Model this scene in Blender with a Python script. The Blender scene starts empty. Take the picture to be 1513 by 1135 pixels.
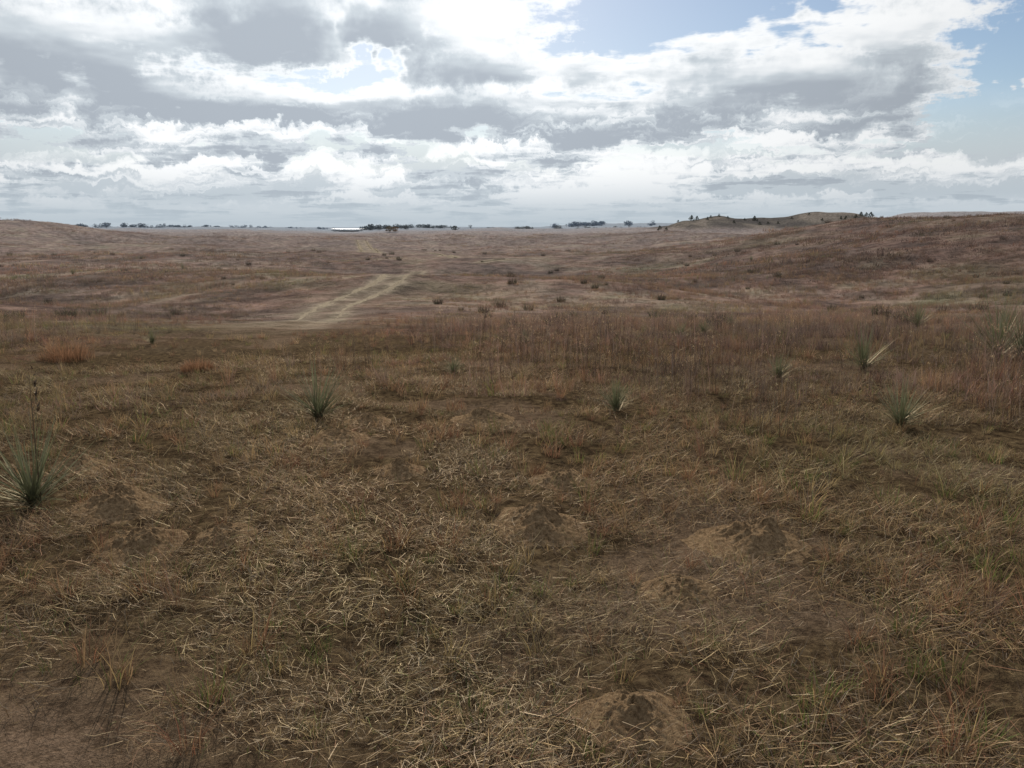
import bpy, math, numpy as np
from math import radians, sin, cos, tan, atan2, degrees
from mathutils import Vector
rng = np.random.default_rng(7)
scene = bpy.context.scene
scene.view_settings.view_transform = 'Standard'
scene.view_settings.look = 'None'
scene.view_settings.exposure = 0
SUN_AZ, SUN_EL = -9.0, 33.0
EYE = 1.65
PITCH = radians(11.7)
FPX = 1121.0

# ------------------------------------------------------------ numpy noise
_perm = np.random.default_rng(3).permutation(4096)
_val = np.random.default_rng(4).random(4096)
def vnoise(x, y, seed=0):
    xi = np.floor(x).astype(np.int64); yi = np.floor(y).astype(np.int64)
    fx = x-xi; fy = y-yi
    fx = fx*fx*fx*(fx*(fx*6-15)+10); fy = fy*fy*fy*(fy*(fy*6-15)+10)
    def hsh(a, b):
        return _val[_perm[(_perm[(a+seed*131) & 4095]+b) & 4095]]
    a = hsh(xi, yi); b = hsh(xi+1, yi); c = hsh(xi, yi+1); d = hsh(xi+1, yi+1)
    return (a*(1-fx)+b*fx)*(1-fy)+(c*(1-fx)+d*fx)*fy
def fbm(x, y, oct=4, seed=0):
    s = 0; a = 0.5; t = 0
    for i in range(oct):
        s = s+a*vnoise(x*2**i+i*17.3, y*2**i-i*9.1, seed+i); t += a; a *= 0.5
    return s/t-0.5
def S(a, b, x):
    t = np.clip((x-a)/(b-a), 0, 1); return t*t*(3-2*t)
def G(x): return np.exp(-x*x)

def height(x, y):
    x = np.asarray(x, float); y = np.asarray(y, float)
    r = np.hypot(x, y); az = np.degrees(np.arctan2(x, y))
    h = -2.7*S(4, 46, y)
    h = h+5.5*S(0, 1, (x-9-0.05*y)/42)*S(14, 78, y)*(1-0.75*S(105, 190, y))
    h = h+0.8*G((x+5)/15)*G((y-52)/9)-1.0*G((x+4)/22)*G((y-80)/16)
    h = h+0.16*fbm(x/3.2, y/3.2, 4, 5)*S(1, 5, r)
    h = h+0.07*fbm(x/0.5, y/0.5, 3, 15)*(1-S(15, 30, r))
    h = h+2.6*fbm(x/22, y/22, 3, 9)*S(14, 50, r)
    cor = 1-0.95*np.exp(-((az+12.2)/2.6)**2)
    h = h+7.5*fbm(x/130, y/60, 3, 21)*S(90, 260, r)*np.where(r > 380, cor, 1)
    h = h+7.0*fbm(x/500, y/260, 3, 31)*S(500, 1200, r)*cor
    h = h-2.5*S(400, 800, r)*(1-cor)/0.95
    h = h+5.0*G((az+33)/6)*G((r-320)/80)
    prof = S(9.6, 13.0, az)*(1-S(25.0, 27.0, az))
    bumps = 9.6+0.9*np.sin(az*0.9+1.0)+0.45*np.sin(az*2.1+2)+1.0*S(16, 24, az)+2.4*fbm(x/24, y/24, 3, 62)
    h = h+prof*bumps*G((r-470)/55)
    h = h+16.5*S(22, 28, az)*(1-S(60, 75, az))*G((r-760)/110)
    h = h+(11*S(1, 7, az)*(1-S(12, 20, az))+5*S(-34, -29, az)*(1-S(-21, -17, az)))*G((r-2200)/350)
    return h

H0 = float(height(0, 0.01))
CAMZ = H0+EYE
def ray(u, v):
    xc = (u-756.5)/FPX; yc = (567.5-v)/FPX
    d = np.array([xc, cos(PITCH)+sin(PITCH)*yc, -sin(PITCH)+cos(PITCH)*yc])
    return d/np.linalg.norm(d)
def azel(u, v):
    d = ray(u, v); return degrees(atan2(d[0], d[1])), degrees(math.asin(d[2]))
def ground_at(u, v):
    """where the camera ray through an image pixel meets the terrain"""
    d = ray(u, v)
    ts = np.exp(np.linspace(math.log(1.5), math.log(3000), 6000))
    px = d[0]*ts; py = d[1]*ts; pz = CAMZ+d[2]*ts
    below = np.where(pz < height(px, py))[0]
    i = below[0] if len(below) else len(ts)-1
    return np.array([px[i], py[i], float(height(px[i], py[i]))])

# large scale vegetation colour (stored on vertices)
def rampc(f, stops):
    p = [s[0] for s in stops]; return np.stack([np.interp(f, p, [s[1][k] for s in stops]) for k in range(3)], -1)
def tint_at(x, y):
    a = fbm(x/17, y/17, 5, 101)+.5; b = fbm(x/2.8, y/2.8, 4, 111)+.5; c = fbm(x/55, y/40, 4, 121)+.5
    col = rampc(a*.55+b*.45, [(0.30, (0.62, 0.61, 0.57)), (0.42, (0.92, 0.89, 0.88)), (0.50, (1.12, 0.97, 0.92)), (0.60, (1.07, 1.05, 0.96)), (0.72, (0.80, 0.90, 0.72))])
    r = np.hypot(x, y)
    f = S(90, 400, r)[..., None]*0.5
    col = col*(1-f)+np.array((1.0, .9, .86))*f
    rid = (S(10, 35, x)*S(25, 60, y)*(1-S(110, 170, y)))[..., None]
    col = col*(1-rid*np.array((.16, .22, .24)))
    nr_ = (0.86+0.14*S(3, 12, r))[..., None]
    m = (S(5, 14, r))[..., None]
    col = col*(1+m*np.array((.0, 0.0, .05)))
    return col*(0.85+0.3*S(0.3, 0.7, c))[..., None]*nr_
def painted_haze(x, y, c, k=1.0):
    """aerial perspective: haze painted into surface colours, warm veil glare near, blue-grey far"""
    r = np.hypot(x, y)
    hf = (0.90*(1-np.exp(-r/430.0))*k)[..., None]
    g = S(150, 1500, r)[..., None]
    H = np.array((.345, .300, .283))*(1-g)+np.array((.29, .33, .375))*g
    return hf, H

# ------------------------------------------------------------ mesh helper
def np_mesh(name, verts, faces, cols=None, smooth=False):
    verts = np.asarray(verts, np.float32).reshape(-1, 3); faces = np.asarray(faces, np.int32)
    k = faces.shape[1]
    me = bpy.data.meshes.new(name)
    me.vertices.add(len(verts)); me.vertices.foreach_set('co', verts.ravel())
    me.loops.add(faces.size); me.loops.foreach_set('vertex_index', faces.ravel())
    me.polygons.add(len(faces))
    me.polygons.foreach_set('loop_start', np.arange(0, faces.size, k, dtype=np.int32))
    me.polygons.foreach_set('use_smooth', np.full(len(faces), smooth))
    me.update(calc_edges=True)
    if cols is not None:
        a = me.color_attributes.new('Col', 'FLOAT_COLOR', 'POINT')
        c = np.ones((len(verts), 4), np.float32); c[:, :3] = cols
        a.data.foreach_set('color', c.ravel())
    return me
def add_obj(name, me, mat=None, parent=None):
    o = bpy.data.objects.new(name, me)
    if mat: me.materials.append(mat)
    scene.collection.objects.link(o)
    if parent: o.parent = parent
    return o

# ------------------------------------------------------------ materials
class NT:
    def __init__(s, nt): s.nt = nt; s.n = nt.nodes; s.l = nt.links
    def put(s, sock, v):
        if v is None: return
        if isinstance(v, bpy.types.NodeSocket): s.l.new(v, sock)
        else: sock.default_value = v
    def m(s, op, a, b=None, c=None, clamp=False):
        n = s.n.new('ShaderNodeMath'); n.operation = op; n.use_clamp = clamp
        s.put(n.inputs[0], a); s.put(n.inputs[1], b)
        if c is not None: s.put(n.inputs[2], c)
        return n.outputs[0]
    def noise(s, vec, scale, detail=4, rough=0.5, dist=0.0, color=False, dim='3D'):
        n = s.n.new('ShaderNodeTexNoise'); n.noise_dimensions = dim; s.put(n.inputs['Vector'], vec)
        n.inputs['Scale'].default_value = scale; n.inputs['Detail'].default_value = detail
        n.inputs['Roughness'].default_value = rough; n.inputs['Distortion'].default_value = dist
        return n.outputs['Color' if color else 'Fac']
    def ss(s, x, a, b, lo=0.0, hi=1.0):
        n = s.n.new('ShaderNodeMapRange'); n.interpolation_type = 'SMOOTHSTEP'
        s.put(n.inputs['Value'], x); n.inputs['From Min'].default_value = a; n.inputs['From Max'].default_value = b
        n.inputs['To Min'].default_value = lo; n.inputs['To Max'].default_value = hi
        return n.outputs[0]
    def mix(s, f, a, b, mode='MIX'):
        n = s.n.new('ShaderNodeMix'); n.data_type = 'RGBA'; n.blend_type = mode
        s.put(n.inputs[0], f)
        for i, v in ((6, a), (7, b)):
            if isinstance(v, tuple): v = (*v[:3], 1)
            s.put(n.inputs[i], v)
        return n.outputs[2]
    def ramp(s, f, stops):
        n = s.n.new('ShaderNodeValToRGB'); s.put(n.inputs[0], f)
        e = n.color_ramp.elements
        while len(e) < len(stops): e.new(0.5)
        for i, (p, c) in enumerate(stops):
            e[i].position = p; e[i].color = (*c, 1)
        return n.outputs[0]
    def comb(s, x, y, z):
        n = s.n.new('ShaderNodeCombineXYZ'); s.put(n.inputs[0], x); s.put(n.inputs[1], y); s.put(n.inputs[2], z)
        return n.outputs[0]
def new_mat(name):
    m = bpy.data.materials.new(name); m.use_nodes = True
    m.node_tree.nodes.clear(); t = NT(m.node_tree)
    out = m.node_tree.nodes.new('ShaderNodeOutputMaterial')
    return m, t, out
def world_pos(t):
    g = t.n.new('ShaderNodeNewGeometry'); return g.outputs['Position']

def grass_material(name, transl=0.38, gloss=0.04):
    m, t, out = new_mat(name)
    a = t.n.new('ShaderNodeAttribute'); a.attribute_name = 'Col'; col = a.outputs['Color']
    d = t.n.new('ShaderNodeBsdfDiffuse'); t.put(d.inputs[0], col)
    last = d
    if transl > 0:
        tr = t.n.new('ShaderNodeBsdfTranslucent'); t.put(tr.inputs[0], col)
        mx = t.n.new('ShaderNodeMixShader'); mx.inputs[0].default_value = transl
        t.l.new(d.outputs[0], mx.inputs[1]); t.l.new(tr.outputs[0], mx.inputs[2]); last = mx
    if gloss > 0:
        gl = t.n.new('ShaderNodeBsdfGlossy'); gl.inputs['Roughness'].default_value = 0.45
        gl.inputs[0].default_value = (0.85, 0.72, 0.52, 1)
        m2 = t.n.new('ShaderNodeMixShader'); m2.inputs[0].default_value = gloss
        t.l.new(last.outputs[0], m2.inputs[1]); t.l.new(gl.outputs[0], m2.inputs[2]); last = m2
    t.l.new(last.outputs[0], out.inputs[0])
    return m
MAT_GRASS = grass_material('dry_grass', transl=0.42, gloss=0.03)
MAT_THATCH = grass_material('straw_litter', transl=0.2, gloss=0.045)
MAT_COVER = grass_material('meadow_cover', transl=0.35, gloss=0.0)
MAT_YUCCA = grass_material('yucca_leaf', transl=0.2, gloss=0.06)
MAT_TREE = grass_material('distant_foliage', transl=0.0, gloss=0.0)

def ground_material():
    m, t, out = new_mat('prairie_soil')
    pos = world_pos(t)
    a = t.n.new('ShaderNodeAttribute'); a.attribute_name = 'Col'
    far = a.outputs['Color']; nearw = a.outputs['Alpha']
    ba = t.n.new('ShaderNodeAttribute'); ba.attribute_name = 'bare'
    fine = t.noise(pos, 13.0, 6, 0.75); speck = t.noise(pos, 90.0, 3, 0.7)
    litter = t.ramp(fine, [(0.32, (0.022, 0.014, 0.009)), (0.46, (0.062, 0.042, 0.024)), (0.58, (0.12, 0.083, 0.045)), (0.72, (0.20, 0.145, 0.08))])
    sand = t.ramp(speck, [(0.3, (0.11, 0.073, 0.048)), (0.7, (0.235, 0.163, 0.108))])
    near = t.mix(t.m('MULTIPLY', ba.outputs['Fac'], t.ss(fine, 0.38, 0.55, 0.45, 1.0)), litter, sand)
    big = t.noise(pos, 0.7, 5, 0.78)
    v = t.ss(big, 0.35, 0.65, 0.6, 1.28)
    far = t.mix(1.0, far, t.comb(v, v, v), 'MULTIPLY')
    col = t.mix(nearw, far, near)
    b = t.n.new('ShaderNodeBsdfDiffuse'); t.put(b.inputs['Color'], col)
    hgt = t.m('ADD', t.m('MULTIPLY', fine, 0.07), t.m('MULTIPLY', speck, 0.012))
    hgt = t.m('ADD', hgt, t.m('MULTIPLY', t.m('MULTIPLY', big, 0.8), t.m('SUBTRACT', 1.0, nearw)))
    bp = t.n.new('ShaderNodeBump'); bp.inputs['Strength'].default_value = 0.9; bp.inputs['Distance'].default_value = 1.0
    t.put(bp.inputs['Height'], hgt); t.l.new(bp.outputs[0], b.inputs['Normal'])
    t.l.new(b.outputs[0], out.inputs[0]); return m
MAT_GROUND = ground_material()

def sand_material(name, c0, c1, c2, sc=30, dist=0.035):
    m, t, out = new_mat(name)
    pos = world_pos(t)
    a = t.noise(pos, sc, 6, 0.78)
    col = t.ramp(a, [(0.34, c0), (0.5, c1), (0.66, c2)])
    b = t.n.new('ShaderNodeBsdfDiffuse'); t.put(b.inputs['Color'], col)
    bp = t.n.new('ShaderNodeBump'); bp.inputs['Strength'].default_value = 1.0; bp.inputs['Distance'].default_value = dist
    t.put(bp.inputs['Height'], a); t.l.new(bp.outputs[0], b.inputs['Normal'])
    t.l.new(b.outputs[0], out.inputs[0]); return m
MAT_MOUND = sand_material('dug_sand', (0.09, 0.057, 0.032), (0.25, 0.165, 0.092), (0.38, 0.265, 0.155), 45, .03)
MAT_TRACK = sand_material('worn_track', (0.15, 0.12, 0.083), (0.27, 0.22, 0.155), (0.36, 0.30, 0.215), 8, .02)

# ------------------------------------------------------------ track centre lines
def polyline(pts, step=0.6):
    P = np.array(pts)[:, :2]
    d = np.r_[0, np.cumsum(np.hypot(*np.diff(P, axis=0).T))]
    s = np.arange(0, d[-1], step)
    x = np.interp(s, d, P[:, 0]); y = np.interp(s, d, P[:, 1])
    k = max(3, int(7/step)) | 1
    k = min(k, (len(s)//2)*2-1) if len(s) > 4 else 1
    ker = np.ones(k)/k
    xp = np.convolve(np.pad(x, k//2, mode='reflect', reflect_type='odd'), ker, 'valid')
    yp = np.convolve(np.pad(y, k//2, mode='reflect', reflect_type='odd'), ker, 'valid')
    return np.stack([xp, yp], 1)
TR = polyline([ground_at(*p) for p in [(616, 403), (580, 416), (540, 432), (490, 453), (430, 478), (375, 500), (325, 517)]], 0.4)
TR2 = polyline([ground_at(*p) for p in [(533, 355), (537, 361), (541, 367), (546, 373)]], 1.5)
TR3 = polyline([ground_at(*p) for p in [(636, 374), (655, 377), (672, 381)]], 1.0)
TR4 = polyline([ground_at(*p) for p in [(712, 387), (735, 384), (752, 383)]], 1.0)
TREND = TR[-1]
def dist_to(P, line):
    d = np.full(len(P), 1e9)
    for k in range(0, len(line), 40):
        q = line[k:k+40]
        d = np.minimum(d, np.hypot(P[:, None, 0]-q[None, :, 0], P[:, None, 1]-q[None, :, 1]).min(1))
    return d
ALLT = np.vstack([TR, TR2, TR3, TR4])
def track_dist(P): return dist_to(P, ALLT)
def track_paint(x, y):
    """how worn the turf is (0..1)"""
    out = np.zeros(x.shape)
    for line, off, wd, md in [(TR, .74, .42, 1.7), (TR2, 1.4, .6, 2.0), (TR3, 0., .8, 1.3), (TR4, 0., .8, 1.3)]:
        lo = line.min(0)-4; hi = line.max(0)+4
        m = (x > lo[0]) & (x < hi[0]) & (y > lo[1]) & (y < hi[1])
        if m.any():
            P = np.stack([x[m], y[m]], 1); d = dist_to(P, line)
            n = 0.85+1.2*fbm(P[:, 0]/1.3, P[:, 1]/1.3, 4, 171)
            if line is TR: n = n*(0.05+0.95*S(1, 15, np.hypot(P[:, 0]-TREND[0], P[:, 1]-TREND[1])))
            else: n = n*1.5
            w_ = np.clip(G((d-off)/wd)*0.95+0.40*G(d/md), 0, 1)*np.clip(n, 0.05, 1.3)
            out[m] = np.maximum(out[m], w_)
    return np.clip(out, 0, 1)

def bare(x, y):
    f = fbm(x/1.1, y/1.1, 4, 77)
    b = 0.7*S(0.08, 0.22, f)
    return np.clip(np.maximum(b, G((x+1.75)/0.75)*G((y-1.9)/0.6)*1.4), 0, 1)

# ------------------------------------------------------------ terrain sheet
az_f = np.arange(-50, 50.01, 0.22)
az_b = np.arange(53, 308, 3.0)
azs = np.radians(np.concatenate([az_f, az_b]))
rs = np.exp(np.linspace(math.log(0.4), math.log(9000), 850))
A, R = np.meshgrid(azs, rs)
X = R*np.sin(A); Y = R*np.cos(A); Z = height(X, Y)
nr, na = A.shape
V = np.stack([X, Y, Z], -1).reshape(-1, 3)
i = np.arange(nr-1)[:, None]*na; j = np.arange(na)[None, :]; j2 = (j+1) % na
F = np.stack([i+j, i+j2, i+na+j2, i+na+j], -1).reshape(-1, 4)[:, ::-1]
def ground_cols(x, y, z):
    r = np.hypot(x, y); az = np.degrees(np.arctan2(x, y))
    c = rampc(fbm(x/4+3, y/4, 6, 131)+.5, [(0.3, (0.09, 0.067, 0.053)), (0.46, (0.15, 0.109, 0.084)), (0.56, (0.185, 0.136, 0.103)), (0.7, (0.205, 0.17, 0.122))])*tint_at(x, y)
    tp = track_paint(x, y)
    c = c*(1-tp[..., None])+np.array((.30, .245, .172))*tp[..., None]
    dune = S(385, 420, r)*(1-S(560, 600, r))*S(9, 10.5, az)*(1-S(27, 28, az))*S(-1, 2, z)
    dc = rampc(fbm(x/16, y/16, 5, 141)+.5, [(0.34, (0.02, 0.019, 0.014)), (0.5, (0.045, 0.039, 0.029)), (0.60, (0.07, 0.06, 0.043)), (0.68, (0.16, 0.132, 0.10))])
    c = c*(1-dune[..., None])+dc*dune[..., None]
    hf, H = painted_haze(x, y, c, 1-0.60*dune-0.5*tp*(r > 80)); c = c*(1-hf)+H*hf  # distance haze blended into the ground colour
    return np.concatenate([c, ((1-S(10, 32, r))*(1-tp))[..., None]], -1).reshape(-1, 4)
me = np_mesh('prairie_ground', V, F, smooth=True)
ca = me.color_attributes.new('Col', 'FLOAT_COLOR', 'POINT'); ca.data.foreach_set('color', ground_cols(X, Y, Z).astype(np.float32).ravel())
ba_ = me.attributes.new('bare', 'FLOAT', 'POINT'); ba_.data.foreach_set('value', bare(X, Y).astype(np.float32).ravel())
ground = add_obj('prairie_ground', me, MAT_GROUND)
capv = np.vstack([V[:na], [[0, 0, H0]]]); capf = np.array([[k, (k+1) % na, na] for k in range(na)])[:, ::-1]
cm = np_mesh('ground_centre', capv, capf, smooth=True); cc_ = cm.color_attributes.new('Col', 'FLOAT_COLOR', 'POINT'); cc_.data.foreach_set('color', np.tile([.1, .08, .05, 1], na+1).astype(np.float32))
add_obj('ground_centre', cm, MAT_GROUND, parent=ground)

track = bpy.data.objects.new('dirt_track', None); scene.collection.objects.link(track)
def rut(P, off, w, name, lift=0.012):
    T = np.gradient(P, axis=0); T /= np.linalg.norm(T, axis=1)[:, None]; N = np.stack([T[:, 1], -T[:, 0]], 1)
    s = np.arange(len(P)); K = 5
    wob = off+0.15*fbm(s*0.12, s*0+off, 2, 47)
    end = np.clip(np.minimum(s/12, (len(P)-1-s)/30.0), 0.0, 1) if len(P) > 60 else 1
    rows = []
    for k in range(K):
        f = k/(K-1)*2-1
        ww = w*0.5*end*np.clip(1+3.4*fbm(s*0.6+off*7, s*0+(k//3)*5.0, 4, 41), 0.0, 2)
        q = P+N*(wob+f*ww)[:, None]
        z = height(q[:, 0], q[:, 1])+lift*(1-abs(f)**3*2.0)
        rows.append(np.column_stack([q, z]))
    Vv = np.stack(rows, 1).reshape(-1, 3); n = len(P)
    a = np.arange(n-1)[:, None]*K+np.arange(K-1)[None, :]
    add_obj(name, np_mesh(name, Vv, np.stack([a, a+1, a+K+1, a+K], -1).reshape(-1, 4), smooth=True), MAT_TRACK, parent=track)
TRr = TR[:int(len(TR)*0.82)]
rut(TRr, -0.74, 0.40, 'rut_1', .014); rut(TRr, 0.74, 0.48, 'rut_2', .014)
rut(TR2, -1.4, 1.2, 'rut_far_1', 0.25); rut(TR2, 1.4, 1.2, 'rut_far_2', 0.25)
rut(TR3, 0, 1.0, 'rut_bend_1', 0.12); rut(TR4, 0, 1.0, 'rut_bend_2', 0.12)

# ------------------------------------------------------------ blades
PAL = {'straw': (0.37, 0.265, 0.13), 'pale': (0.50, 0.40, 0.235), 'tan': (0.26, 0.17, 0.095), 'russet': (0.24, 0.118, 0.072),
       'grey': (0.18, 0.145, 0.115), 'green': (0.125, 0.165, 0.045), 'dark': (0.07, 0.046, 0.033), 'mauve': (0.255, 0.174, 0.138), 'dkgreen': (0.06, 0.068, 0.035)}
def pick(n, w, r):
    ks = list(w); p = np.array([w[k] for k in ks], float); p /= p.sum()
    c = np.array([PAL[k] for k in ks])[r.choice(len(ks), n, p=p)]
    return c*r.uniform(0.7, 1.3, (n, 1))
def blades(r, base, az, L, th0, th1, w, seg, col, z0=None, twist=0.6):
    n = len(L); t = np.linspace(0, 1, seg+1)
    pos = np.zeros((n, seg+1, 3)); pos[:, 0, :2] = base
    if z0 is not None: pos[:, 0, 2] = z0
    azc = az.copy()
    for k in range(seg):
        th = th0+th1*(t[k]+0.5/seg)
        pos[:, k+1, 0] = pos[:, k, 0]+np.sin(azc)*np.sin(th)*L/seg
        pos[:, k+1, 1] = pos[:, k, 1]+np.cos(azc)*np.sin(th)*L/seg
        pos[:, k+1, 2] = pos[:, k, 2]+np.cos(th)*L/seg
        azc = azc+r.normal(0, twist/seg, n)
    side = az+np.pi/2+r.normal(0, 0.5, n)
    sv = np.stack([np.sin(side), np.cos(side), np.zeros(n)], 1)
    ww = (w[:, None]*0.5*np.clip(1.02-t[None, :]**1.6, 0.08, 1))
    l = pos-sv[:, None, :]*ww[..., None]; rr = pos+sv[:, None, :]*ww[..., None]
    V = np.stack([l, rr], 2).reshape(-1, 3)
    b = np.arange(n)[:, None]*(seg+1)*2+np.arange(seg)[None, :]*2
    F = np.stack([b, b+1, b+3, b+2], -1).reshape(-1, 4)
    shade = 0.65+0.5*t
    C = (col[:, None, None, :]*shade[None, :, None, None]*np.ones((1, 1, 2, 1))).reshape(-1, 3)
    return V, F, C
def join(parts):
    o = 0; Vs = []; Fs = []; Cs = []
    for V, F, C in parts:
        Vs.append(V); Fs.append(F+o); Cs.append(C); o += len(V)
    return np.vstack(Vs), np.vstack(Fs), np.vstack(Cs)
U = lambda r, a, b, n: r.uniform(a, b, n)
def disc(r, n, R, p=0.5):
    a = U(r, 0, 2*np.pi, n); q = R*r.random(n)**p; return np.stack([q*np.cos(a), q*np.sin(a)], 1)

def make_thatch(r, n=190, R=0.26, mix=None):
    mix = mix or {'straw': 3.2, 'pale': 0.8, 'tan': 5, 'grey': 3, 'dark': 3.5, 'russet': 1.5}
    P = []
    P.append(blades(r, disc(r, n, R), U(r, 0, 6.28, n), U(r, 0.03, 0.16, n), U(r, 0.9, 1.5, n), U(r, -0.4, 0.8, n), U(r, 0.0014, 0.0034, n), 2, pick(n, mix, r), z0=U(r, -0.005, 0.035, n), twist=1.3))
    k = 70
    P.append(blades(r, disc(r, k, R), U(r, 0, 6.28, k), U(r, 0.04, 0.14, k), U(r, 0.0, 0.9, k), U(r, 0.2, 1.7, k), U(r, 0.0018, 0.0032, k), 3, pick(k, {'straw': 3, 'tan': 4, 'green': 2.6, 'russet': 1.5, 'grey': 2}, r)))
    return join(P)
def make_tuft(r, n=46, H=0.14, mix=None, spread=0.045, curl=1.6):
    b = disc(r, n, spread); a = np.arctan2(b[:, 0], b[:, 1])+r.normal(0, 0.7, n)
    return blades(r, b, a, H*U(r, 0.5, 1.35, n), U(r, 0.0, 0.5, n), U(r, 0.1, curl, n), U(r, 0.002, 0.004, n), 4, pick(n, mix, r))
def make_bunch(r, n=60, H=0.38, mix=None, spread=0.06):
    mix = mix or {'russet': 3, 'mauve': 3, 'tan': 3, 'straw': 1.2, 'grey': 2}
    b = disc(r, n, spread); a = np.arctan2(b[:, 0], b[:, 1])+r.normal(0, 0.6, n)
    L = H*U(r, 0.45, 1.2, n)
    P = [blades(r, b, a, L, U(r, 0.0, 0.30, n), U(r, 0.0, 0.6, n), U(r, 0.0022, 0.004, n), 2, pick(n, mix, r), twist=0.2)]
    k = n//2; b = disc(r, k, spread*1.3); a = np.arctan2(b[:, 0], b[:, 1])+r.normal(0, 0.6, k)
    P.append(blades(r, b, a, H*U(r, 0.3, 0.6, k), U(r, 0.2, 0.7, k), U(r, 0.5, 2.0, k), U(r, 0.002, 0.004, k), 4, pick(k, {'straw': 4, 'tan': 4, 'grey': 2}, r)))
    return join(P)
def make_arc(r, n=20, H=0.42):
    b = disc(r, n, 0.09); a = U(r, 0, 6.28, n)
    return blades(r, b, a, H*U(r, 0.6, 1.3, n), U(r, 0.0, 0.4, n), U(r, 0.8, 2.4, n), U(r, 0.0022, 0.0044, n), 7, pick(n, {'straw': 4, 'tan': 3, 'pale': 3, 'green': 1, 'russet': 2}, r), twist=1.0)
def make_stalks(r, n=14, H=0.55, R=0.35):
    P = []; b = disc(r, n, R); a = U(r, 0, 6.28, n); L = H*U(r, 0.5, 1.15, n); th = U(r, 0, 0.18, n)
    P.append(blades(r, b, a, L, th, U(r, 0, 0.2, n), np.full(n, 0.006), 3, pick(n, {'dark': 5, 'grey': 3, 'mauve': 2}, r), twist=0.1))
    for k in range(n):
        top = np.array([b[k, 0]+sin(a[k])*sin(th[k]+.07)*L[k], b[k, 1]+cos(a[k])*sin(th[k]+.07)*L[k], L[k]*0.98])
        m = 6; f = U(r, 0.35, 1.0, m)
        bb = b[k]+(top[:2]-b[k])*f[:, None]
        P.append(blades(r, bb, U(r, 0, 6.28, m), U(r, 0.03, 0.10, m), U(r, 0.3, 0.9, m), U(r, -0.4, 0.2, m), np.full(m, 0.004), 2, pick(m, {'grey': 3, 'mauve': 2, 'dark': 3}, r), z0=top[2]*f))
        m = 6; bb = top[:2]+r.normal(0, 0.012, (m, 2))
        P.append(blades(r, bb, U(r, 0, 6.28, m), U(r, 0.014, 0.03, m), U(r, 0, 1.5, m), U(r, 0, 0.5, m), np.full(m, 0.008), 1, pick(m, {'pale': 4, 'tan': 2, 'grey': 2}, r), z0=top[2]+r.normal(0, 0.013, m)))
    return join(P)
def make_patch(r, n=190, R=0.75, H=0.26, w=0.006, mix=None, seg=2):
    mix = mix or {'russet': 2.5, 'mauve': 4, 'tan': 3.5, 'straw': 1.5, 'grey': 3, 'dark': 1, 'green': 1.0}
    cn = max(5, int(n/14)); cc = disc(r, cn, R); ci = r.integers(0, cn, n)
    hs = U(r, 0.3, 1.35, cn); cm = pick(cn, mix, r)
    b = cc[ci]+r.normal(0, R*0.075, (n, 2))
    col = 0.6*cm[ci]+0.4*pick(n, mix, r)
    return blades(r, b, U(r, 0, 6.28, n), H*hs[ci]*U(r, 0.45, 1.15, n), U(r, 0.0, 0.5, n), U(r, 0, 1.0, n), U(r, 0.6, 1.4, n)*w, seg, col)
def make_lowshrub(r, n=110):
    b = disc(r, n, .22); a = np.arctan2(b[:, 0], b[:, 1])+r.normal(0, .8, n)
    return blades(r, b, a, U(r, .15, .42, n), U(r, 0, .7, n), U(r, -.2, .8, n), U(r, .012, .026, n), 2, pick(n, {'dkgreen': 4, 'dark': 4, 'grey': 1}, r))

def variants(seed, fn, cnt):
    return [fn(np.random.default_rng(1000+k*7+seed*131), k) for k in range(cnt)]
def grow(name, var, P, scl, mat, tilt=0.12, follow=False):
    """plant copies of the variants at P and bake them to one mesh"""
    n = len(P); idx = rng.integers(0, len(var), n); z = height(P[:, 0], P[:, 1])
    ang = rng.uniform(0, 6.283, n); tx = rng.normal(0, tilt, n); ty = rng.normal(0, tilt, n)
    hf, H = painted_haze(P[:, 0], P[:, 1], None)
    tn = tint_at(P[:, 0], P[:, 1])*rng.uniform(0.68, 1.28, (n, 1))*(1-hf); hc = H*hf  # blade colours fade into the painted haze with distance
    Vs = []; Fs = []; Cs = []; o = 0
    for k, (V0, F0, C0) in enumerate(var):
        s = np.where(idx == k)[0]
        if not len(s): continue
        v = V0[None]*scl[s][:, None, :]
        c, sn = np.cos(ang[s])[:, None], np.sin(ang[s])[:, None]
        x = v[..., 0]*c-v[..., 1]*sn; y = v[..., 0]*sn+v[..., 1]*c; zz = v[..., 2]
        x = x+zz*tx[s][:, None]; y = y+zz*ty[s][:, None]
        wx = x+P[s, 0][:, None]; wy = y+P[s, 1][:, None]
        if follow:
            e = 0.15; gx = (height(P[s, 0]+e, P[s, 1])-z[s])/e; gy = (height(P[s, 0], P[s, 1]+e)-z[s])/e
            wz = zz+z[s][:, None]+x*gx[:, None]+y*gy[:, None]
        else: wz = zz+z[s][:, None]
        m = len(V0)
        Vs.append(np.stack([wx, wy, wz], -1).reshape(-1, 3).astype(np.float32))
        Fs.append((F0[None]+(np.arange(len(s))*m)[:, None, None]+o).reshape(-1, 4).astype(np.int32))
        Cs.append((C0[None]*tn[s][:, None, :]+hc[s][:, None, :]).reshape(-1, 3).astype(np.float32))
        o += m*len(s)
    return add_obj(name, np_mesh(name, np.concatenate(Vs), np.concatenate(Fs), np.concatenate(Cs)), mat)
def wedge(r0, r1, density, half=42):
    n = int(density*0.5*(r1*r1-r0*r0)*2*radians(half))
    r = np.sqrt(rng.uniform(r0*r0, r1*r1, n)); a = np.radians(rng.uniform(-half, half, n))
    return np.stack([r*np.sin(a), r*np.cos(a)], 1)
def vec3(s): return np.repeat(np.asarray(s)[:, None], 3, 1)

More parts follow.
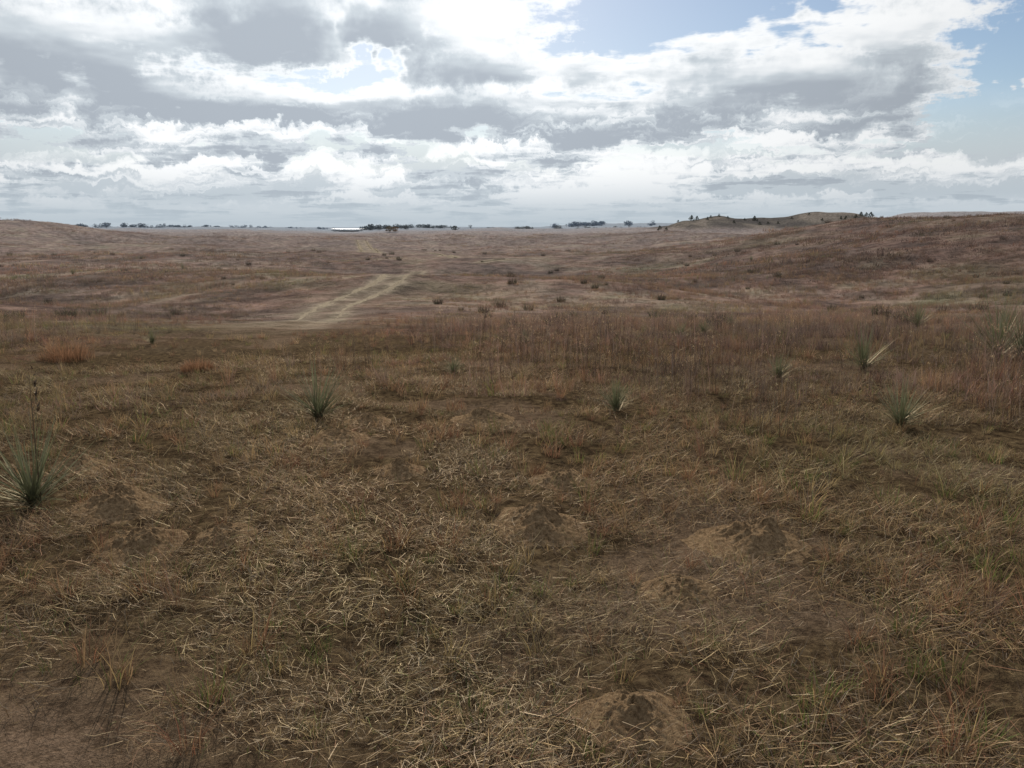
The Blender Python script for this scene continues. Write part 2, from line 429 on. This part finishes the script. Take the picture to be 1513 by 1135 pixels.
MOUNDS = [(178, 752, .42, .10), (205, 806, .34, .07), (335, 792, .24, .03), (835, 712, .32, .05), (797, 778, .38, .09), (1110, 806, .46, .10),
          (1000, 874, .24, .04), (930, 1062, .28, .05), (590, 698, .24, .05), (545, 625, .32, .05), (715, 620, .40, .07), (500, 648, .34, .06), (120, 690, .28, .05)]
MP = [(ground_at(u, v), w, h) for u, v, w, h in MOUNDS]
YUC = [(50, 750, 115, 1), (470, 620, 84, 0), (910, 608, 54, 0), (670, 555, 30, 0), (1275, 547, 60, 0), (1355, 484, 38, 0), (1474, 530, 92, 0), (1510, 532, 88, 0), (1330, 632, 68, 0), (1150, 562, 40, 0),
       (1040, 494, 26, 0), (1005, 500, 26, 0), (775, 507, 20, 0), (225, 509, 20, 0), (108, 406, 14, 0), (1078, 484, 24, 0), (270, 398, 11, 0), (1110, 385, 9, 0)]
YP = [ground_at(u, v) for u, v, a_, b_ in YUC]
CLP = [(97, 532, 32, 66), (292, 548, 20, 50)]
CP = [ground_at(u, v) for u, v, a_, b_ in CLP]
def mound_mask(P, f=0.38, yr=0.22):
    m = np.ones(len(P), bool)
    for g, w, h in MP: m &= np.hypot(P[:, 0]-g[0], (P[:, 1]-g[1])) > w*f*rng.uniform(.55, 1.3, len(P))
    for g in YP: m &= np.hypot(P[:, 0]-g[0], P[:, 1]-g[1]) > yr
    return m
def low_near(P):
    f = np.ones(len(P))
    for g in YP+CP: f = np.minimum(f, 0.35+0.65*S(0.3, 1.3, np.hypot(P[:, 0]-g[0], P[:, 1]-g[1])))
    for g, w, h in MP: f = np.minimum(f, 0.32+0.68*S(0.25, 0.7, np.hypot(P[:, 0]-g[0], P[:, 1]-g[1])))
    return f

tc = variants(1, lambda r, k: make_thatch(r, mix=[None, {'straw': 2, 'tan': 5, 'grey': 3, 'dark': 4}, {'pale': 1.5, 'straw': 4, 'tan': 4, 'russet': 1, 'grey': 2, 'dark': 2}][k % 3]), 6)
P = np.vstack([wedge(1.1, 5, 21), wedge(5, 11, 10)]); P = P[mound_mask(P, .46, .1)]
P = P[rng.random(len(P)) > np.maximum(bare(P[:, 0], P[:, 1])*0.9, 0.7*S(-0.02, 0.16, fbm(P[:, 0]/.5, P[:, 1]/.5, 3, 301)))]
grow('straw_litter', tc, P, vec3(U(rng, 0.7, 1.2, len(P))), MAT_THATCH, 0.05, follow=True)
mixes = [{'straw': 4, 'tan': 4, 'green': 1}, {'green': 5, 'straw': 3, 'tan': 2}, {'tan': 4, 'russet': 3, 'straw': 2}, {'green': 4, 'tan': 3}, {'russet': 5, 'tan': 3}, {'straw': 5, 'pale': 1, 'grey': 3}]
uc = variants(2, lambda r, k: make_tuft(r, n=30+6*(k % 3), mix=mixes[k % 6], H=[.12, .10, .16, .14][k % 4]), 12)
P = np.vstack([wedge(1.3, 7, 36), wedge(7, 16, 9)]); P = P[mound_mask(P, .44) | (rng.random(len(P)) < 0.12)]; P = P[rng.random(len(P)) > bare(P[:, 0], P[:, 1])*0.88]
P = P[rng.random(len(P)) < 0.22+0.78*S(-0.08, 0.10, fbm(P[:, 0]/.4, P[:, 1]/.4, 3, 311))]
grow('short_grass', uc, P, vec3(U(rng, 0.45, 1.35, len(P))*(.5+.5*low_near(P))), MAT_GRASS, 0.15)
bc = variants(3, lambda r, k: make_bunch(r, n=40+6*(k % 4), H=[.34, .40, .28, .36][k % 4], mix=[None, {'russet': 5, 'mauve': 3, 'tan': 2}, {'tan': 5, 'straw': 3, 'grey': 3}, {'grey': 4, 'mauve': 3, 'dark': 2}][k % 4]), 8)
P = wedge(2.6, 26, 5.0)
r = np.hypot(P[:, 0], P[:, 1]); side = S(-0.5, 2.5, P[:, 0])
keep = (0.12+0.83*S(3.9, 9, r+1.8*side))*S(-0.16, 0.12, fbm(P[:, 0]/1.3, P[:, 1]/1.3, 3, 61)+0.02)
td = track_dist(P); keep = keep*(td > 2.0)*np.clip(td/5, 0.2, 1)
P = P[(rng.random(len(P)) < keep)]; P = P[mound_mask(P)]
r = np.hypot(P[:, 0], P[:, 1])
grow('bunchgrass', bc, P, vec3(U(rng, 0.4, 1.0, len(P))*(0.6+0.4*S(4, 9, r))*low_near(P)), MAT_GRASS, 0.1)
ac = variants(4, lambda r, k: make_arc(r), 5)
P = wedge(1.8, 12, 4.8); r = np.hypot(P[:, 0], P[:, 1])
keep = 0.22+0.75*S(0.8, 3.0, P[:, 0])*S(2.0, 4.5, r); P = P[(rng.random(len(P)) < keep)]; P = P[mound_mask(P)]
r = np.hypot(P[:, 0], P[:, 1])
grow('arching_grass', ac, P, vec3(U(rng, 0.35, 0.88, len(P))*(0.6+0.4*S(2.5, 5, r))*low_near(P)), MAT_GRASS, 0.12)
sc_ = variants(5, lambda r, k: make_stalks(r), 5)
P = wedge(6.5, 20, 3.6, 38); r = np.hypot(P[:, 0], P[:, 1])
keep = (S(7, 9.5, r+1.5*S(0, 3, P[:, 0]))*(1-0.8*S(14, 20, r)))*S(-0.12, 0.06, fbm(P[:, 0]/3, P[:, 1]/3, 3, 91)+.03); td = track_dist(P); keep = keep*(td > 3)
P = P[rng.random(len(P)) < keep]
grow('dry_weed_stalks', sc_, P, vec3(U(rng, 0.5, 1.05, len(P))*low_near(P)), MAT_GRASS, 0.06)
mc = variants(6, lambda r, k: make_patch(r, mix=[None, {'russet': 3, 'mauve': 4, 'tan': 3, 'grey': 2}, {'tan': 4, 'straw': 3, 'grey': 2, 'green': 1}, {'grey': 4, 'mauve': 3, 'dark': 3}][k % 4]), 8)
P = np.vstack([wedge(7.0, 30, 2.0), wedge(30, 70, 0.72)]); td = track_dist(P); P = P[(td > 1.8)]; td = track_dist(P)
r = np.hypot(P[:, 0], P[:, 1])
s = U(rng, 0.7, 1.25, len(P))*(0.9+0.4*S(30, 70, r)); hz = np.clip(td/9, 0.15, 1)*(0.45+1.3*np.clip(fbm(P[:, 0]/4, P[:, 1]/4, 3, 19)+0.35, 0, 1))*low_near(P)
grow('meadow_cover', mc, P, np.column_stack([s, s, s*hz]), MAT_COVER, 0.05, follow=True)
fc = variants(7, lambda r, k: make_patch(r, n=230, R=3.0, H=0.36, w=0.05, seg=1, mix=[None, {'russet': 3, 'mauve': 4, 'tan': 3, 'grey': 2}, {'tan': 4, 'straw': 2, 'grey': 3, 'green': 1}, {'grey': 4, 'mauve': 3, 'dark': 2}][k % 4]), 8)
P = np.vstack([wedge(60, 150, 0.08), wedge(150, 350, 0.018)]); td = track_dist(P); P = P[td > 7]; td = track_dist(P)
r = np.hypot(P[:, 0], P[:, 1])
s = U(rng, 0.8, 1.4, len(P))*(1+0.5*S(150, 350, r))
grow('distant_meadow_cover', fc, P, np.column_stack([s, s, s*np.clip(td/30, 0.12, 1)*U(rng, 0.4, 1.1, len(P))]), MAT_COVER, 0.02, follow=True)
# scattered low dark shrubs and yucca tufts seen as dots across the swales
sh = variants(8, lambda r, k: make_lowshrub(r), 6)
P = np.vstack([wedge(16, 60, 0.10), wedge(60, 170, 0.022)]); td = track_dist(P)
P = P[(td > 5) & (rng.random(len(P)) < 0.15+0.85*S(0.0, 0.15, fbm(P[:, 0]/14, P[:, 1]/14, 3, 501)))]
r = np.hypot(P[:, 0], P[:, 1])
grow('low_prairie_shrubs', sh, P, vec3(U(rng, 0.5, 1.25, len(P))*(1+0.6*S(50, 150, r))), MAT_COVER, 0.05)

# ------------------------------------------------------------ mounds
def mound(g, w, h, k):
    n = 64; a = np.linspace(0, 2*np.pi, 130, endpoint=False); q = np.linspace(0, 1, n)
    Q, Aa = np.meshgrid(q, a, indexing='ij')
    outline = np.clip(1+0.6*fbm(np.cos(Aa)*1.2+k*5, np.sin(Aa)*1.2, 3, 8), .7, 1.3)
    x = Q*w*0.80*outline*np.cos(Aa)*1.15; y = Q*w*0.80*outline*np.sin(Aa)
    wx = x+0.25*w*fbm(x/.16+k*7, y/.16, 3, 22); wy = y+0.25*w*fbm(x/.16-k*3, y/.16+9, 3, 23)
    rr = np.hypot(wx, wy)/(w*0.8)
    prof = np.clip(np.exp(-(rr/0.50)**2)-0.03, 0, 1)*(1-Q**6)
    lump = fbm(x/0.10+k*3, y/0.10, 4, 12)
    crumb = np.maximum(fbm(x/0.028+k, y/0.028, 3, 13), -0.05)
    z = h*prof*(1.2+1.3*lump)+0.07*crumb*(0.2+prof)*(1-Q**4)
    X = g[0]+x; Y = g[1]+y; Z = height(X, Y)+z+0.010-0.024*S(.5, 1, Q)
    V = np.stack([X-g[0], Y-g[1], Z-g[2]], -1).reshape(-1, 3); m = len(a)
    i = np.arange(n-1)[:, None]*m; j = np.arange(m)[None, :]; j2 = (j+1) % m
    F = np.stack([i+j, i+m+j, i+m+j2, i+j2], -1).reshape(-1, 4)
    o = add_obj('gopher_mound', np_mesh('gopher_mound', V, F, smooth=True), MAT_MOUND); o.location = g
for k, (g, w, h) in enumerate(MP): mound(g, w, h, k)

# ------------------------------------------------------------ yucca
def yucca(g, hgt, k, stalk):
    r = np.random.default_rng(50+k); n = 150; L = hgt*1.02*U(r, 0.65, 1.08, n)
    th = np.radians(r.uniform(0, 1, n)**0.7*80); b = disc(r, n, 0.03)
    col = np.array([(0.165, 0.175, 0.09)])*U(r, 0.5, 1.3, n)[:, None]
    dead = (th > radians(62)) & (r.random(n) < 0.6); col[dead] = np.array([0.22, 0.165, 0.10])*r.uniform(.6, 1.1, (dead.sum(), 1)); L[th > radians(62)] *= 0.68
    P = [blades(r, b, U(r, 0, 6.28, n), L, th, r.normal(0.06, 0.1, n), U(r, 0.005, 0.009, n)*np.clip(hgt/0.45, .7, 1.4), 4, col, z0=U(r, 0.0, 0.07, n), twist=0.05)]
    if stalk:
        m = 2; P.append(blades(r, np.array([[0.03, 0.02], [0.03, 0.025]]), np.array([0.5, 2.2]), np.full(m, hgt*1.6), np.full(m, 0.06), np.full(m, 0.05), np.full(m, 0.009), 6, np.array([[.07, .05, .035]]*2), twist=.02))
        m = 22; zz = U(r, hgt*1.0, hgt*1.55, m)
        P.append(blades(r, np.tile([[0.055, 0.07]], (m, 1)), U(r, 0, 6.28, m), U(r, 0.02, 0.045, m), U(r, 0.4, 1.2, m), U(r, -.8, 0, m), np.full(m, 0.011), 2, pick(m, {'dark': 1}, r), z0=zz))
    V, F, C = join(P)
    hf, H = painted_haze(np.array([g[0]]), np.array([g[1]]), None); C = C*(1-hf)+H*hf  # same haze mixed into the leaf colour
    o = add_obj('yucca_plant', np_mesh('yucca_plant', V, F, C), MAT_YUCCA); o.location = g
for k, (u, v, hp, st) in enumerate(YUC):
    g = YP[k]; d = np.linalg.norm(g-np.array([0, 0, CAMZ])); yucca(g, hp*d/FPX, k, st)
for k, g in enumerate(CP):
    r = np.random.default_rng(90+k); d = np.linalg.norm(g-np.array([0, 0, CAMZ])); hh = CLP[k][2]*d/FPX; ww = CLP[k][3]*d/FPX/2
    n = 700; b = disc(r, n, ww*0.85)+r.normal(0, ww*.12, (n, 2)); rad = np.hypot(b[:, 0], b[:, 1])/ww
    L = hh*U(r, .4, 1.15, n)*np.clip(1-0.55*rad**2, .2, 1); a = np.arctan2(b[:, 0], b[:, 1])+r.normal(0, .8, n)
    col = np.array([[0.29, 0.155, 0.085]])*U(r, .5, 1.3, n)[:, None]
    V, F, C = blades(r, b, a, L, U(r, 0, .4, n), U(r, 0, 1.2, n), U(r, .004, .007, n), 3, col)
    o = add_obj('rounded_grass_clump', np_mesh('rounded_grass_clump', V, F, C), MAT_GRASS); o.location = g

# ------------------------------------------------------------ distant trees
def leaf_tree(r, x, y, z, H, W, col, n=110, conif=False, trunk=True):
    t = r.random(n)
    if conif: zz = t*H; rad = W*0.5*(1-t)**0.7*(0.5+0.6*r.random(n))
    else: zz = H*(0.22+0.78*t); rad = W*0.5*np.sqrt(np.clip(1-((t-0.45)/0.58)**2, 0, 1))*(0.4+0.7*r.random(n))
    lob = U(r, 0, 6.28, n); rad = rad*(1+0.35*np.sin(lob*3+r.random()*6))
    c = np.stack([x+rad*np.cos(lob), y+rad*np.sin(lob), z+zz], 1)
    s = U(r, 0.06, 0.13, n)*max(W, H)*0.9
    d1 = r.normal(0, 1, (n, 3)); d1 /= np.linalg.norm(d1, axis=1)[:, None]; d2 = r.normal(0, 1, (n, 3)); d2 -= d1*(d1*d2).sum(1)[:, None]; d2 /= np.linalg.norm(d2, axis=1)[:, None]
    V = np.stack([c-d1*s[:, None], c-d2*s[:, None]*.7, c+d1*s[:, None], c+d2*s[:, None]*.7], 1).reshape(-1, 3)
    F = np.arange(n*4).reshape(-1, 4); C = np.repeat(np.array([col])*U(r, 0.6, 1.4, n)[:, None], 4, 0)
    tv = []; tf = []
    if trunk:
        w = H*0.035
        for (dx, dy, hh) in [(0, 0, .7), (W*.25, 0, .8), (-W*.22, W*.1, .75)]:
            o = len(tv); bz = 0 if dx == 0 else H*.25
            tv += [[x-w, y, z+bz-.3*(dx == 0)], [x+w, y, z+bz-.3*(dx == 0)], [x+dx+w*.3, y+dy, z+H*hh], [x+dx-w*.3, y+dy, z+H*hh]]; tf.append([o, o+1, o+2, o+3])
        V = np.vstack([V, np.array(tv)]); F = np.vstack([F, np.array(tf)+n*4]); C = np.vstack([C, np.tile([[.10, .095, .09]], (len(tv), 1))])
    return V, F, C
r = np.random.default_rng(11)
def az_place(u, D):
    a = radians(azel(u, 335)[0]); return D*sin(a), D*cos(a)
parts = []
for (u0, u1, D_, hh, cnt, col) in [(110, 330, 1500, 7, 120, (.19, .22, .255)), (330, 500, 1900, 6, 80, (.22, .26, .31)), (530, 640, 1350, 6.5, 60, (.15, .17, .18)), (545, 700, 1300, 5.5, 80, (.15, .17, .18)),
        (720, 830, 1250, 5.0, 80, (.17, .175, .17)), (815, 970, 1900, 9, 150, (.19, .225, .27)), (850, 975, 1000, 3.5, 40, (.16, .165, .16)), (-200, 120, 1900, 5, 60, (.21, .24, .27))]:  # blue-grey aerial haze is put into these foliage colours
    for k in range(cnt):
        u = r.uniform(u0, u1)
        if fbm(np.array([u/22.0]), np.array([D_/100.0]), 3, 401)[0] < -0.11: continue
        d = D_*r.uniform(0.96, 1.06); x, y = az_place(u, d); H = hh*r.uniform(0.45, 1.15)
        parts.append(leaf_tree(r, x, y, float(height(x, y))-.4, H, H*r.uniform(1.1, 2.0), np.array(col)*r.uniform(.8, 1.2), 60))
for u, d, H, col in [(548, 1250, 10, (.14, .155, .165)), (575, 700, 5.5, (.15, .12, .08)), (583, 700, 5, (.20, .125, .07)), (672, 900, 6, (.09, .10, .09)), (560, 1250, 8, (.14, .15, .155)), (600, 1200, 7, (.14, .15, .15))]:
    x, y = az_place(u, d); parts.append(leaf_tree(r, x, y, float(height(x, y))-.3, H, H*1.2, col, 140))
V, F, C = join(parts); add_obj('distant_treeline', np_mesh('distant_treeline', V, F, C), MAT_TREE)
parts = []
for u, v, H in [(1022, 321, 3.4), (1030, 323, 2.8), (1050, 324, 1.8), (1062, 323, 2), (1085, 322, 2), (1115, 321, 3), (1123, 322, 2), (1150, 320, 1.8), (1170, 323, 1.5), (1045, 335, 2), (1195, 321, 1.5), (1250, 318, 2.2), (1258, 318, 2.4), (1265, 319, 2.2), (1272, 318, 2.6), (1280, 318, 2.8), (1287, 318, 3.6), (1294, 319, 2.8), (1300, 321, 2.5), (1243, 319, 1.8), (1230, 319, 1.5), (975, 330, 3), (985, 331, 2.2), (1002, 328, 1.6), (1100, 327, 1.6), (1135, 326, 1.6), (1075, 329, 1.6), (1215, 323, 1.5)]:
    a = radians(azel(u, v)[0]); D_ = 445+r.uniform(-20, 15); x, y = D_*sin(a), D_*cos(a)
    parts.append(leaf_tree(r, x, y, float(height(x, y))-.2, H*.9, H*1.1, (.055, .065, .045), 120, conif=True))
V, F, C = join(parts); add_obj('juniper_grove', np_mesh('juniper_grove', V, F, C), MAT_TREE)

# ------------------------------------------------------------ lake
m, t, out = new_mat('lake_water')
b = t.n.new('ShaderNodeBsdfPrincipled'); b.inputs['Base Color'].default_value = (.35, .4, .45, 1); b.inputs['Roughness'].default_value = 0.35
b.inputs['IOR'].default_value = 1.33
bp = t.n.new('ShaderNodeBump'); bp.inputs['Distance'].default_value = 1.0; t.put(bp.inputs['Height'], t.noise(world_pos(t), 0.5, 3, .6)); t.l.new(bp.outputs[0], b.inputs['Normal'])
t.l.new(b.outputs[0], out.inputs[0])
cx, cy = az_place(515, 1350); n = 64
lv = [[cx, cy, -1.4]]+[[cx+30*(1+.3*sin(3*q))*cos(q)+cx/cy*300*sin(q), cy+300*(1+.2*cos(2*q))*sin(q), -1.4] for q in np.linspace(0, 2*np.pi, n, endpoint=False)]
add_obj('lake', np_mesh('lake', np.array(lv), np.array([[0, k+1, (k+1) % n+1] for k in range(n)])), m)

# ------------------------------------------------------------ sky
w = bpy.data.worlds.new('World'); scene.world = w; w.use_nodes = True
w.cycles.sampling_method = 'MANUAL'; w.cycles.sample_map_resolution = 256
nt = w.node_tree; nt.nodes.clear(); t = NT(nt)
tc_ = t.n.new('ShaderNodeTexCoord'); D = tc_.outputs['Generated']
sp = t.n.new('ShaderNodeSeparateXYZ'); t.put(sp.inputs[0], D); dx, dy, dz = sp.outputs
el = t.m('MULTIPLY', t.m('ARCSINE', dz), 57.2958); az = t.m('MULTIPLY', t.m('ARCTAN2', dx, dy), 57.2958)
def planar(dzs):
    q = t.m('ADD', t.m('MAXIMUM', dzs, 0.0), 0.075)
    return t.comb(t.m('DIVIDE', dx, q), t.m('DIVIDE', dy, q), 0.0)
fineN = t.noise(D, 20.0, 5, 0.66)
wA = t.noise(D, 10.0, 4, 0.62)
azw = t.m('ADD', az, t.m('MULTIPLY_ADD', wA, 14.0, -7.0))
elw = t.m('ADD', el, t.m('MULTIPLY_ADD', fineN, 4.0, -2.0))
W2 = t.comb(azw, elw, 0.0)
def blob(u, v, ru, rv, wgt):
    a0, e0 = azel(u, v); k = 1.9/19.5
    mp = t.n.new('ShaderNodeMapping'); mp.vector_type = 'TEXTURE'; mp.inputs['Location'].default_value = (a0, e0, 0)
    mp.inputs['Scale'].default_value = (ru*k, rv*k, 1); t.put(mp.inputs['Vector'], W2)
    g = t.n.new('ShaderNodeTexGradient'); g.gradient_type = 'QUADRATIC_SPHERE'; t.l.new(mp.outputs[0], g.inputs[0])
    return g.outputs['Fac'], wgt
def total(lst, init):
    s = init
    for b_ in lst:
        v, wgt = blob(*b_); s = t.m('MULTIPLY_ADD', v, wgt*1.25, s)
    return s
COV = [(230, 70, 300, 90, .30), (500, 125, 50, 22, -.45), (545, 75, 26, 40, -.38), (700, 55, 190, 80, .25), (1040, 5, 170, 48, -.75), (1240, 75, 250, 85, .28), (1505, 80, 60, 140, -.62),
       (700, 175, 520, 40, .25), (1460, 175, 80, 26, -.35), (880, 70, 60, 22, -.3), (1180, 180, 240, 26, .2), (60, 160, 120, 30, .25)]
DRK = [(150, 115, 170, 45, .60), (400, 65, 100, 52, .58), (620, 70, 60, 30, .35), (800, 30, 80, 30, .25), (740, 115, 60, 16, .25), (880, 180, 150, 20, .42), (420, 172, 170, 17, .38),
       (1180, 135, 100, 22, .50), (1340, 85, 110, 26, .36),
       (250, 35, 160, 22, -.35), (500, 40, 40, 80, -.5), (700, 10, 120, 40, -.40), (940, 90, 160, 25, -.25), (620, 140, 300, 12, -.35), (1280, 30, 200, 24, -.35), (130, 180, 240, 14, -.30)]
N1 = t.noise(planar(dz), 1.15, 6, 0.60, 0.0, dim='2D'); N2 = t.noise(planar(t.m('ADD', dz, 0.018)), 1.15, 4, 0.56, 0.0, dim='2D')
bandN = t.noise(t.comb(t.m('MULTIPLY', azw, 0.075), t.m('MULTIPLY', elw, 0.66), 3.0), 1.0, 4, 0.58, dim='2D')
bandW = t.m('MULTIPLY', t.ss(el, 0.8, 2.2), t.ss(el, 6.5, 9.5, 1.0, 0.0))
base = t.m('MULTIPLY_ADD', N1, 1.7, -0.85+0.15); base = t.m('MULTIPLY_ADD', fineN, 0.75, t.m('ADD', base, -0.375))
cov = total(COV, base)
dens = t.ss(cov, -0.02, 0.14)
tb = t.m('MULTIPLY_ADD', N2, 2.0, -1.0+0.15); tb = t.m('MULTIPLY_ADD', fineN, 0.95, t.m('ADD', tb, -0.475))
tb = t.m('MULTIPLY_ADD', t.m('MULTIPLY', t.m('SUBTRACT', bandN, 0.46), bandW), 3.4, tb)
thick = total(DRK, tb)
thick = t.ss(thick, -0.32, 0.64)
thick = t.m('MULTIPLY', thick, t.ss(cov, 0.02, 0.34))
thick = t.m('MAXIMUM', thick, t.m('MULTIPLY', t.ss(bandN, .40, .60), t.m('MULTIPLY', bandW, 0.55)))
sd = t.n.new('ShaderNodeVectorMath'); sd.operation = 'DOT_PRODUCT'; t.put(sd.inputs[0], D)
sv = (sin(radians(SUN_AZ))*cos(radians(SUN_EL)), cos(radians(SUN_AZ))*cos(radians(SUN_EL)), sin(radians(SUN_EL))); sd.inputs[1].default_value = sv
glow = t.ss(sd.outputs['Value'], 0.70, 1.0)
ccol = t.ramp(thick, [(0.0, (0.93, 0.945, 0.955)), (0.25, (0.76, 0.795, 0.825)), (0.55, (0.56, 0.615, 0.66)), (1.0, (0.39, 0.435, 0.49))])
gk = t.m('MULTIPLY_ADD', glow, 0.32, 0.92)
ccol = t.mix(1.0, ccol, t.comb(gk, gk, gk), 'MULTIPLY')
sky = t.n.new('ShaderNodeTexSky'); sky.sky_type = 'NISHITA'; sky.sun_disc = False
sky.sun_elevation = radians(SUN_EL); sky.sun_rotation = radians(SUN_AZ); sky.air_density = 1.0; sky.dust_density = 0.6; sky.ozone_density = 2.0
ccol = t.mix(t.ss(el, 0.0, 4.5, 0.92, 0.0), ccol, (0.47, 0.545, 0.605))
dens = t.m('MAXIMUM', dens, t.ss(el, 3.0, 9.0, 1.0, 0.0))
b1 = t.n.new('ShaderNodeBackground'); t.l.new(sky.outputs[0], b1.inputs[0]); b1.inputs[1].default_value = 0.085
b2 = t.n.new('ShaderNodeBackground'); t.put(b2.inputs[0], ccol); b2.inputs[1].default_value = 1.0
mx = t.n.new('ShaderNodeMixShader'); t.put(mx.inputs[0], dens); t.l.new(b1.outputs[0], mx.inputs[1]); t.l.new(b2.outputs[0], mx.inputs[2])
wo = t.n.new('ShaderNodeOutputWorld'); t.l.new(mx.outputs[0], wo.inputs[0])

# ------------------------------------------------------------ sun
sl = bpy.data.lights.new('sun', 'SUN'); sl.energy = 4.2; sl.angle = radians(0.6); sl.color = (1, .93, .84)
so = bpy.data.objects.new('sun', sl); scene.collection.objects.link(so)
so.rotation_euler = Vector(sv).to_track_quat('Z', 'Y').to_euler(); so.location = (0, 0, 50)

# ------------------------------------------------------------ camera
cd = bpy.data.cameras.new('camera'); cd.sensor_width = 36; cd.lens = FPX/1513*36; cd.clip_end = 30000; cd.clip_start = 0.05
co = bpy.data.objects.new('camera', cd); scene.collection.objects.link(co); co.location = (0, 0, CAMZ); co.rotation_euler = (radians(90)-PITCH, 0, 0)
scene.camera = co
